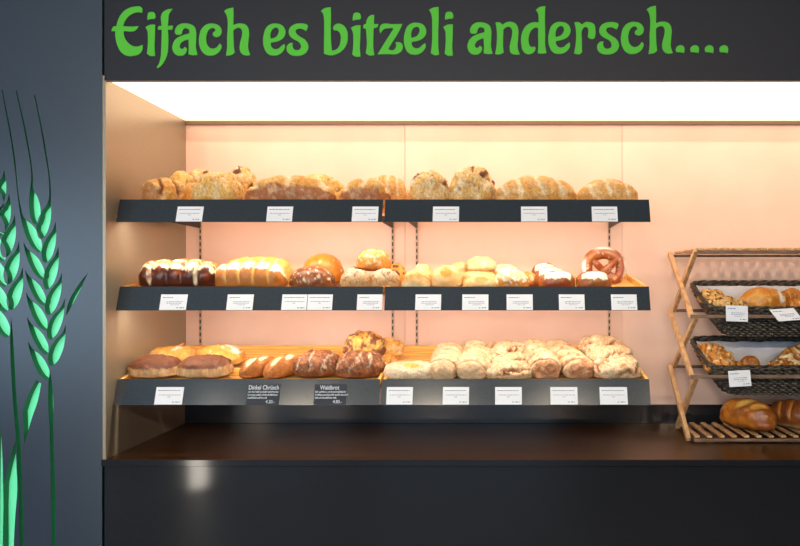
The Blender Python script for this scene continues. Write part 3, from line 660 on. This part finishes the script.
def pretzel():
    """thick pretzel standing on its edge; local x across, z up"""
    pts = []
    ctl = [(.046, -.022, .026), (.030, -.026, .012), (.008, -.022, -.004), (-.012, -.014, -.020), (-.036, -.004, -.036), (-.056, 0, -.028), (-.066, 0, -.002),
           (-.060, 0, .030), (-.034, 0, .050), (0, 0, .057), (.034, 0, .050), (.060, 0, .030), (.066, 0, -.002), (.056, 0, -.028), (.036, -.004, -.036),
           (.012, -.002, -.022), (-.010, -.006, -.004), (-.030, -.020, .012), (-.046, -.022, .026)]
    cv = [Vector(p) for p in ctl]
    for i in range(len(cv)-1):
        p0 = cv[max(i-1, 0)]; p1 = cv[i]; p2 = cv[i+1]; p3 = cv[min(i+2, len(cv)-1)]
        for k in range(6):
            t = k/6
            pts.append(.5*((2*p1)+(-p0+p2)*t+(2*p0-5*p1+4*p2-p3)*t*t+(-p0+3*p1-3*p2+p3)*t*t*t))
    pts.append(cv[-1]); n = len(pts)
    rr = []
    for i in range(n):
        t = i/(n-1); rr.append(.009+.013*math.sin(PI*t)**.7 if 0 < t < 1 else .006)
    bm = bmesh.new(); lay = bm.verts.layers.float_color.new('Crust')
    rings = tube(bm, pts, .02, 20, rr=rr)
    for i, rg in enumerate(rings):
        for v in rg:
            d = v.co-pts[i]; outw = Vector((pts[i].x, 0, pts[i].z)); outw = outw.normalized() if outw.length > .01 else Vector((0, 0, 1))
            k = d.normalized().dot(outw); f3 = noise.fractal(v.co*40, 1, 2, 3)
            t = i/(n-1)
            col = mixc(C_['brown'], C_['red'], sm(-.3, .4, f3))
            ww = max(math.exp(-((t-c0)/.05)**4) for c0 in (.33, .5, .67)); col = mixc(col, C_['white'], ww*sm(.40, .55, k+.08*f3))
            if noise.noise(v.co*150) > .45: col = mixc(col, C_['flour'], .7)
            v[lay] = (*col, 1)
            v.co += d.normalized()*.0015*f3
    zm = min(v.co.z for v in bm.verts)
    for v in bm.verts: v.co.z -= zm
    h = max(v.co.z for v in bm.verts); w = max(v.co.x for v in bm.verts)-min(v.co.x for v in bm.verts)
    y = .33
    sx = (627-582)/s_at(y)/w; szz = (wz(246, y)-floor_z('mid', y))/h
    for v in bm.verts: v.co.x *= sx; v.co.z *= szz
    o = obj('pretzel', bm, M['shiny'], smooth=True)
    o.matrix_world = Matrix.Translation((wx(604, y), y-.01, floor_z('mid', y))) @ Matrix.Rotation(-math.radians(10), 4, 'X')
    tag(o, 'big thick brown pretzel standing upright at the right end of the middle shelf', 'pretzel')
pretzel()
# lowest shelf
g = 'brown-topped crusty loaves'
put('bot', 'bread_loaf', 'pale loaf with a flat dark brown top, leftmost on the lowest shelf', 'bread', 'browntop', 131, 181, 355, .185, .14, group=g)
put('bot', 'bread_loaf', 'pale loaf with a flat dark brown top, second on the lowest shelf', 'bread', 'browntop', 180, 232, 355, .185, .14, group=g)
g = 'golden loaves at the back of the lowest shelf'
put('bot', 'bread_loaf', 'golden loaf behind the leftmost brown-topped loaf', 'bread', 'goldbloom', 150, 198, 346, .34, .13, group=g)
put('bot', 'bread_loaf', 'golden loaf with white patch behind the second brown-topped loaf', 'bread', 'goldbloom', 196, 245, 345, .34, .14, group=g)
g = 'slashed brown rolls on the lowest shelf'
put('bot', 'slashed_roll', 'brown roll with two pale slashes, left one of the pair', 'bread roll', 'scored', 243, 277, 356.5, .19, .085, yaw=50, L=.17, group=g)
put('bot', 'slashed_roll', 'brown roll with two pale slashes, right one beside the dark rye loaf', 'bread roll', 'scored', 270, 303, 355, .19, .085, yaw=48, L=.19, group=g)
g = 'dark cracked rye loaves'
put('bot', 'rye_loaf', 'dark cracked rye loaf dusted with flour, front left of the rye group', 'bread', 'rye', 295, 342, 350.5, .20, .15, yaw=15, group=g)
put('bot', 'rye_loaf', 'dark cracked rye loaf dusted with flour beside the tray joint', 'bread', 'rye', 336, 385, 351, .19, .15, yaw=12, group=g)
put('bot', 'rye_loaf', 'golden cracked rye loaf on top of the rye group', 'bread', 'ryegold', 344, 386, 331.5, .30, .13, lift=.045, group=g)
put('bot', 'bread_loaf', 'pale loaf end showing behind the front left rye loaf', 'bread', 'palend', 320, 350, 352, .36, .11)
put('bot', 'bread_loaf', 'golden-white loaf end between the right rye loaf and the tray joint', 'bread', 'palend', 360, 396, 353, .32, .12)
put('bot', 'bread_loaf', 'small golden loaf end behind the topmost rye loaf', 'bread', 'palend', 372, 404, 337.5, .40, .10, lift=.018)
put('bot', 'flat_bread', 'flat floury bread with a golden spot at the left end of the right tray', 'bread', 'floury', 385, 436, 361.5, .16, .13)
g = 'floury twisted breads lying end-on'
endon('bot', 'twisted_bread', 'floury twisted bread pointing at the room, left one of the first pair', 'bread', 'twist', 428, 459, 360, .10, .33, yaw=88, group=g)
endon('bot', 'twisted_bread', 'floury twisted bread pointing at the room, right one of the first pair', 'bread', 'twist', 455, 488, 361, .10, .30, yaw=86, group=g)
put('bot', 'twisted_bread', 'golden-topped floury bread end behind the first pair', 'bread', 'root', 460, 488, 342, .42, .09)
g = 'floury root breads piled three deep'
put('bot', 'twisted_bread', 'frontmost floury bread of the pile of three', 'bread', 'root', 484, 533, 363, .165, .11, group=g, tw=1)
put('bot', 'twisted_bread', 'middle floury bread of the pile of three', 'bread', 'root', 488, 530, 353, .27, .10, group=g)
put('bot', 'twisted_bread', 'rearmost floury bread of the pile of three', 'bread', 'root', 486, 527, 342.5, .38, .11, group=g)
g = 'long floury twists receding into the shelf'
endon('bot', 'twisted_bread', 'long receding floury twist directly right of the pile of three', 'bread', 'twist2', 532, 562, 358, .10, .36, yaw=98, group=g)
endon('bot', 'twisted_bread', 'long receding floury twist with dark speckled end, second from the right', 'bread', 'twist2', 564, 597, 360, .10, .38, yaw=104, group=g)
g = 'floury root breads stacked at the right tray end'
put('bot', 'twisted_bread', 'lower floury bread of the stack at the right tray end', 'bread', 'root', 592, 640, 359, .17, .13, group=g)
put('bot', 'twisted_bread', 'upper floury bread of the stack at the right tray end', 'bread', 'root', 585, 633, 346, .29, .12, group=g, roll=6, lift=.01)
put('bot', 'twisted_bread', 'rear floury bread reaching highest at the right tray end', 'bread', 'root', 577, 622, 336.5, .41, .12, group=g, roll=6)

# ------------------------------------------------------------------ wooden folding rack
RK = empty('folding_rack', (1.27, .39, .9035), 'wooden folding rack with scissor legs standing on the worktop at the right', 'rack')
off = RK.location
def rpart(name, segs, m):
    bm = bmesh.new()
    for a, b, w, h in segs: bar(bm, Vector(a)-off, Vector(b)-off, w, h, up=Vector((1, 0, 0)) if abs(a[0]-b[0]) < .1 else Vector((0, 0, 1)))
    return obj(name, bm, m, RK)
X0, X1 = .785, 1.76
ND = [((.268, .914), (.51, .914)), ((.222, 1.178), (.572, 1.176)), ((.222, 1.421), (.572, 1.430)), ((.226, 1.690), (.570, 1.690))]
for X, sx in ((X0, 1), (X1, -1)):
    for k in range(3):
        (fy, fz), (by, bz) = ND[k]; (fy2, fz2), (by2, bz2) = ND[k+1]
        rpart('leg', [((X, fy, fz), (X, by2, bz2), .022, .018)], M['rackwood'])
        rpart('leg', [((X+sx*.0185, by, bz), (X+sx*.0185, fy2, fz2), .022, .018)], M['rackwood'])
for k in (1, 2):
    for y, z in ND[k]: rpart('cross_rail', [((X0-.006, y, z), (X1+.006, y, z), .014, .014)], M['rackdark'])
# slatted top and base shelf
def slat_shelf(name, z, y0, y1, xs):
    for y in (y0, y1):
        bm = bmesh.new(); bar(bm, Vector((X0+.02, y, z-.011))-off, Vector((X1-.02, y, z-.011))-off, .016, .012); obj('shelf_rail', bm, M['rackdark'], RK)
    bm = bmesh.new(); n = 19
    for i in range(n):
        x = X0+.035+i*(X1-X0-.07)/(n-1)
        bar(bm, Vector((x, y0-.004, z+.003))-off, Vector((x, y1+.004, z+.003))-off, .028 if name == 'slatted_top' else .021, .010 if name == 'slatted_top' else .009)
    obj(name, bm, M['rackwood'], RK)
slat_shelf('slatted_top', 1.690, .215, .575, 0)
slat_shelf('slatted_shelf', .925, .262, .520, 0)

# ------------------------------------------------------------------ wicker baskets
def rrect(hx, hy, r, n=150):
    """points round a rounded rectangle, evenly spaced"""
    L = []; seg = [((hx-r), -hy, 0), ]
    per = 4*(hx-r)+4*(hy-r)+2*PI*r; pts = []
    for i in range(n):
        s = per*i/n; a = 2*(hx-r)
        if s < a: pts.append((-(hx-r)+s, -hy, 0, -1)); continue
        s -= a
        if s < PI*r/2: t = s/r; pts.append((hx-r+r*math.sin(t), -hy+r-r*math.cos(t), math.sin(t), -math.cos(t))); continue
        s -= PI*r/2; a = 2*(hy-r)
        if s < a: pts.append((hx, -(hy-r)+s, 1, 0)); continue
        s -= a
        if s < PI*r/2: t = s/r; pts.append((hx-r+r*math.cos(t), hy-r+r*math.sin(t), math.cos(t), math.sin(t))); continue
        s -= PI*r/2; a = 2*(hx-r)
        if s < a: pts.append((hx-r-s, hy, 0, 1)); continue
        s -= a
        if s < PI*r/2: t = s/r; pts.append((-(hx-r)-r*math.sin(t), hy-r+r*math.cos(t), -math.sin(t), math.cos(t))); continue
        s -= PI*r/2; a = 2*(hy-r)
        if s < a: pts.append((-hx, hy-r-s, -1, 0)); continue
        s -= a; t = s/r; pts.append((-hx+r-r*math.cos(t), -(hy-r)-r*math.sin(t), -math.cos(t), -math.sin(t)))
    return pts
def basket(z_front, z_back, label, ptop):
    yf, yb = .243, .552; x0, x1 = .862, 1.70; Hb = .138
    hx = (x1-x0)/2; hy = math.hypot(yb-yf, z_back-z_front)/2; tl = math.atan2(z_back-z_front, yb-yf)
    e = link(bpy.data.objects.new('wicker_basket', None)); e.empty_display_size = .05
    Mx = Matrix.Translation(((x0+x1)/2, (yf+yb)/2, (z_front+z_back)/2)) @ Matrix.Rotation(tl, 4, 'X')
    e.matrix_world = Mx; tag(e, label, 'basket', 'dark wicker baskets in the folding rack')
    def prof(t):  # t 0 rim .. 1 bottom: inset and depth
        return .012+.085*t**1.4, -Hb*t
    n = 240; bm = bmesh.new(); rows = 12
    for r in range(rows):
        t = (r+.5)/rows; ins, z = prof(t); base = rrect(hx-ins, hy-ins*.45, .05, n)
        tube(bm, [(x+nx*.0055*math.sin(PI*(i/2)+PI*r)*1, y+ny*.0055*math.sin(PI*(i/2)+PI*r), z+.001*math.sin(i*1.3+r)) for i, (x, y, nx, ny) in enumerate(base)], .0056, 6, True)
    obj('weave', bm, M['wicker'], e, smooth=True)
    bm = bmesh.new()
    A = []
    for t in (0, .3, .6, .85, 1):
        ins, z = prof(t); A.append([bm.verts.new((x, y, z)) for x, y, _, _ in rrect(hx-ins-.001, hy-ins*.45-.001, .05, 120)])
    for p, q in zip(A, A[1:]):
        for k in range(120): bm.faces.new((p[k], p[(k+1) % 120], q[(k+1) % 120], q[k]))
    bm.faces.new(A[-1]); obj('lining', bm, M['dark'], e)
    bm = bmesh.new(); ins, z = prof(0)
    base = rrect(hx-.004, hy-.004, .055, 240)
    for ph in (0, 2*PI/3, 4*PI/3):
        tube(bm, [(x+nx*.006*math.cos(i*.42+ph), y+ny*.006*math.cos(i*.42+ph), .004+.0055*math.sin(i*.42+ph)) for i, (x, y, nx, ny) in enumerate(base)], .0052, 6, True)
    obj('braided_rim', bm, M['wicker'], e, smooth=True)
    # paper liner lying inside, rising against the back wall
    bm = bmesh.new(); NX, NY = 60, 26; grid = []
    for j in range(NY+1):
        row = []; v = j/NY
        for i in range(NX+1):
            u = i/NX; X = -hx+.03+(2*hx-.06)*u
            Y = -hy+.028+(2*hy-.056)*v
            edge = min(u, 1-u)*(2*hx); wall = sm(.055, .0, edge); wb = sm(.80, 1.0, v); wf = sm(.12, 0, v)*.55
            Z = -Hb+.030+(Hb-.032)*max(wall*.95, wb*.98, wf)+.004*noise.noise(Vector((X*16, Y*16, z_back*9)))+.003*noise.noise(Vector((X*45, Y*45, 3)))
            row.append(bm.verts.new((X, Y, Z)))
        grid.append(row)
    for j in range(NY):
        for i in range(NX): bm.faces.new((grid[j][i], grid[j][i+1], grid[j+1][i+1], grid[j+1][i]))
    p = obj('paper_liner', bm, M['paper'], None, smooth=True)
    p.matrix_world = Mx; tag(p, ptop, 'paper', 'paper liners in the baskets')
    sd = p.modifiers.new('s', 'SOLIDIFY'); sd.thickness = .0006
    return Mx, hy, Hb, tl
B1 = basket(1.447, 1.556, 'dark wicker basket in the upper tier of the folding rack', 'pale crumpled paper lining the upper wicker basket')
B2 = basket(1.207, 1.306, 'dark wicker basket in the lower tier of the folding rack', 'pale crumpled paper lining the lower wicker basket')
def inb(B, name, label, cat, style, x0, x1, top, y, W, H_, yaw=0, group=None, m='smooth', roll=0, **over):
    seedc[0] += 1
    w = (x1-x0)/s_at(y); zt = wz(top, y)
    return bread(name, label, cat, style, w, W, H_, (wx((x0+x1)/2, y), y, zt-H_), yaw, 15, group, seedc[0]*1.7, m, roll, **over)
g = 'seeded rolls in the upper basket'
inb(B1, 'seeded_roll', 'seeded roll at the left end of the upper basket', 'bread roll', 'seedcluster', 698, 724, 289, .40, .10, .062, group=g, m='crust')
inb(B1, 'seeded_roll', 'seeded roll in front, at the left of the upper basket', 'bread roll', 'seedcluster', 707, 737, 295.5, .32, .09, .060, group=g, m='crust')
inb(B1, 'seeded_roll', 'small seeded roll beside the big yellow pastry', 'bread roll', 'seedcluster', 728, 748, 299, .32, .08, .055, group=g, m='crust')
inb(B1, 'pastry', 'big yellow pastry with white end in the upper basket', 'pastry', 'pineapple', 738, 785, 287, .37, .12, .090)
inb(B1, 'croissant', 'golden croissant behind the big yellow pastry', 'croissant', 'croissant', 779, 803, 289, .43, .06, .06, yaw=20, group='croissants in the upper basket')
inb(B1, 'croissant', 'golden croissant at the right frame edge of the upper basket', 'croissant', 'croissant', 788, 822, 298, .34, .07, .058, group='croissants in the upper basket')
g = 'almond croissants in the lower basket'
inb(B2, 'almond_croissant', 'flaky golden croissant at the back left of the lower basket', 'croissant', 'almond', 695, 725, 344, .44, .08, .060, yaw=-20, group=g)
inb(B2, 'almond_croissant', 'flaky golden croissant in the middle of the left cluster', 'croissant', 'almond', 702, 737, 351.5, .38, .08, .065, yaw=15, group=g)
inb(B2, 'almond_croissant', 'flaky golden croissant at the front of the left cluster', 'croissant', 'almond', 706, 744, 359.5, .31, .08, .060, group=g)
inb(B2, 'bread_roll', 'small round golden-brown roll alone in the lower basket', 'bread roll', 'boule', 740, 759, 355, .36, .08, .066, alt=('gold', 20, -.1, .3), base='brown')
g = 'almond croissants at the right of the lower basket'
inb(B2, 'almond_croissant', 'brown flaky croissant on top of the right cluster', 'croissant', 'almond', 775, 815, 346.5, .38, .09, .07, yaw=25, roll=-14, group=g, base='brown')
inb(B2, 'almond_croissant', 'brown flaky croissant at the front of the right cluster', 'croissant', 'almond', 764, 796, 360.5, .32, .08, .06, yaw=18, group=g, base='brown')
inb(B2, 'almond_croissant', 'brown flaky croissant at the right frame edge', 'croissant', 'almond', 787, 825, 359, .30, .08, .065, yaw=-10, group=g, base='brown')
# loaves on the base shelf of the rack
bread('long_loaf', 'glossy brown loaf with golden slashes on the rack base, left one', 'bread', 'glossloaf', .250, .132, .126, (wx(748, .37), .375, .9345), yaw=-52, seed=5.1, m='shiny', group='glossy loaves on the rack base', bot=.4)
bread('long_loaf', 'brown ribbed loaf on the rack base at the right frame edge', 'bread', 'riploaf', .262, .130, .118, (wx(800, .37), .385, .9345), yaw=-48, seed=8.3, m='smooth', group='glossy loaves on the rack base', bot=.4)
# cards clipped to the basket fronts
def bcard(px, py, w, h, label, roll=0, shear=0, y=.2, lean=-8):
    a, b = card_meshes(w, h, 1)
    for q in (a, b):
        for v in q.verts: v.co.x -= shear*(v.co.z-h)
    mt = Matrix.Translation((wx(px, y), y, wz(py, y))) @ Matrix.Rotation(math.radians(roll), 4, 'Y') @ Matrix.Rotation(math.radians(lean), 4, 'X')
    o = obj('price_card', a, M['card'], None, mt); tag(o, label, 'price tag', 'white price cards on the baskets')
    obj('print', b, M['inkblue'], o)
    return mt
bcard(737, 321.5, .088, .064, 'slightly turned price card on the upper basket, the left one', roll=2)
bcard(785, 321, .098, .055, 'slanting price card on the upper basket near the right frame edge', roll=-4, shear=.42, lean=-30)
bcard(740.5, 386.5, .088, .064, 'price card hanging on the lower basket front', roll=-3)

# ------------------------------------------------------------------ unseen glowing column added for the glint on the cabinet front
lm = empty('glint_column', (-2.25, -2.6, 0), 'slim upright glowing column, added out of view for the glint on the cabinet front', 'lamp')
boxo('base', (-.12, .12, -.12, .12, 0, .02), M['dark'], lm)
bm = bmesh.new(); tube(bm, [(0, 0, .02), (0, 0, .2), (0, 0, 2.4)], .06, 16); obj('glint_tube', bm, M['lamp'], lm)

# ------------------------------------------------------------------ light
w = bpy.data.worlds.new('World'); SC.world = w; w.use_nodes = True
bg = w.node_tree.nodes['Background']; bg.inputs['Color'].default_value = (.54, .77, 1.0, 1); bg.inputs['Strength'].default_value = 3.6
def portal(loc, rot, sx, sy):
    l = bpy.data.lights.new('daylight', 'AREA'); l.shape = 'RECTANGLE'; l.size = sx; l.size_y = sy
    l.cycles.is_portal = True
    o = bpy.data.objects.new('daylight', l); COL.objects.link(o); o.location = loc; o.rotation_euler = rot
a, b, z0, z1 = WL[0]; portal((XL, (a+b)/2, (z0+z1)/2), (0, -PI/2, 0), z1-z0, b-a)
for a, b, z0, z1 in WR: portal(((a+b)/2, YB, (z0+z1)/2), (PI/2, 0, 0), b-a, z1-z0)
# unseen ceiling lamps added to throw warm light on the bread fronts
for x, lb in ((-2.1, 'round white fill lamp added to the ceiling, nearest the left wall'), (-.7, 'round white fill lamp added to the ceiling, second from the left wall'), (.7, 'round white fill lamp added to the ceiling, third from the left wall'), (2.1, 'round white fill lamp added to the ceiling, farthest from the left wall')):
    e = empty('ceiling_fill_lamp', (x, -4.6, H), lb, 'lamp', 'added ceiling fill lamps')
    bm = bmesh.new(); tube(bm, [(0, 0, -.0005), (0, 0, -.06)], .10, 20); obj('housing', bm, M['white'], e)
    l = bpy.data.lights.new('fill_light', 'AREA'); l.shape = 'DISK'; l.size = .16; l.energy = 21; l.color = (1, .84, .64); l.spread = math.radians(120)
    o = bpy.data.objects.new('fill_light', l); COL.objects.link(o); o.location = (x, -4.6, H-.065)
    o.rotation_euler = (Vector((x*.6, .35, 1.5))-Vector((x, -4.6, H))).to_track_quat('-Z', 'Y').to_euler()

# ------------------------------------------------------------------ camera
cam = bpy.data.cameras.new('camera'); co = bpy.data.objects.new('camera', cam); COL.objects.link(co)
co.location = (0, -D, CZ); co.rotation_euler = (PI/2, 0, 0)
cam.sensor_width = 36; cam.sensor_fit = 'HORIZONTAL'; cam.lens = F/800*36
cam.shift_x = -(CX-400)/800; cam.shift_y = (CY-273)/800
cam.clip_start = .05
SC.camera = co
SC.view_settings.view_transform = 'Standard'; SC.view_settings.look = 'None'; SC.view_settings.gamma = 1
SC.view_settings.use_curve_mapping = False; SC.view_settings.exposure = .4
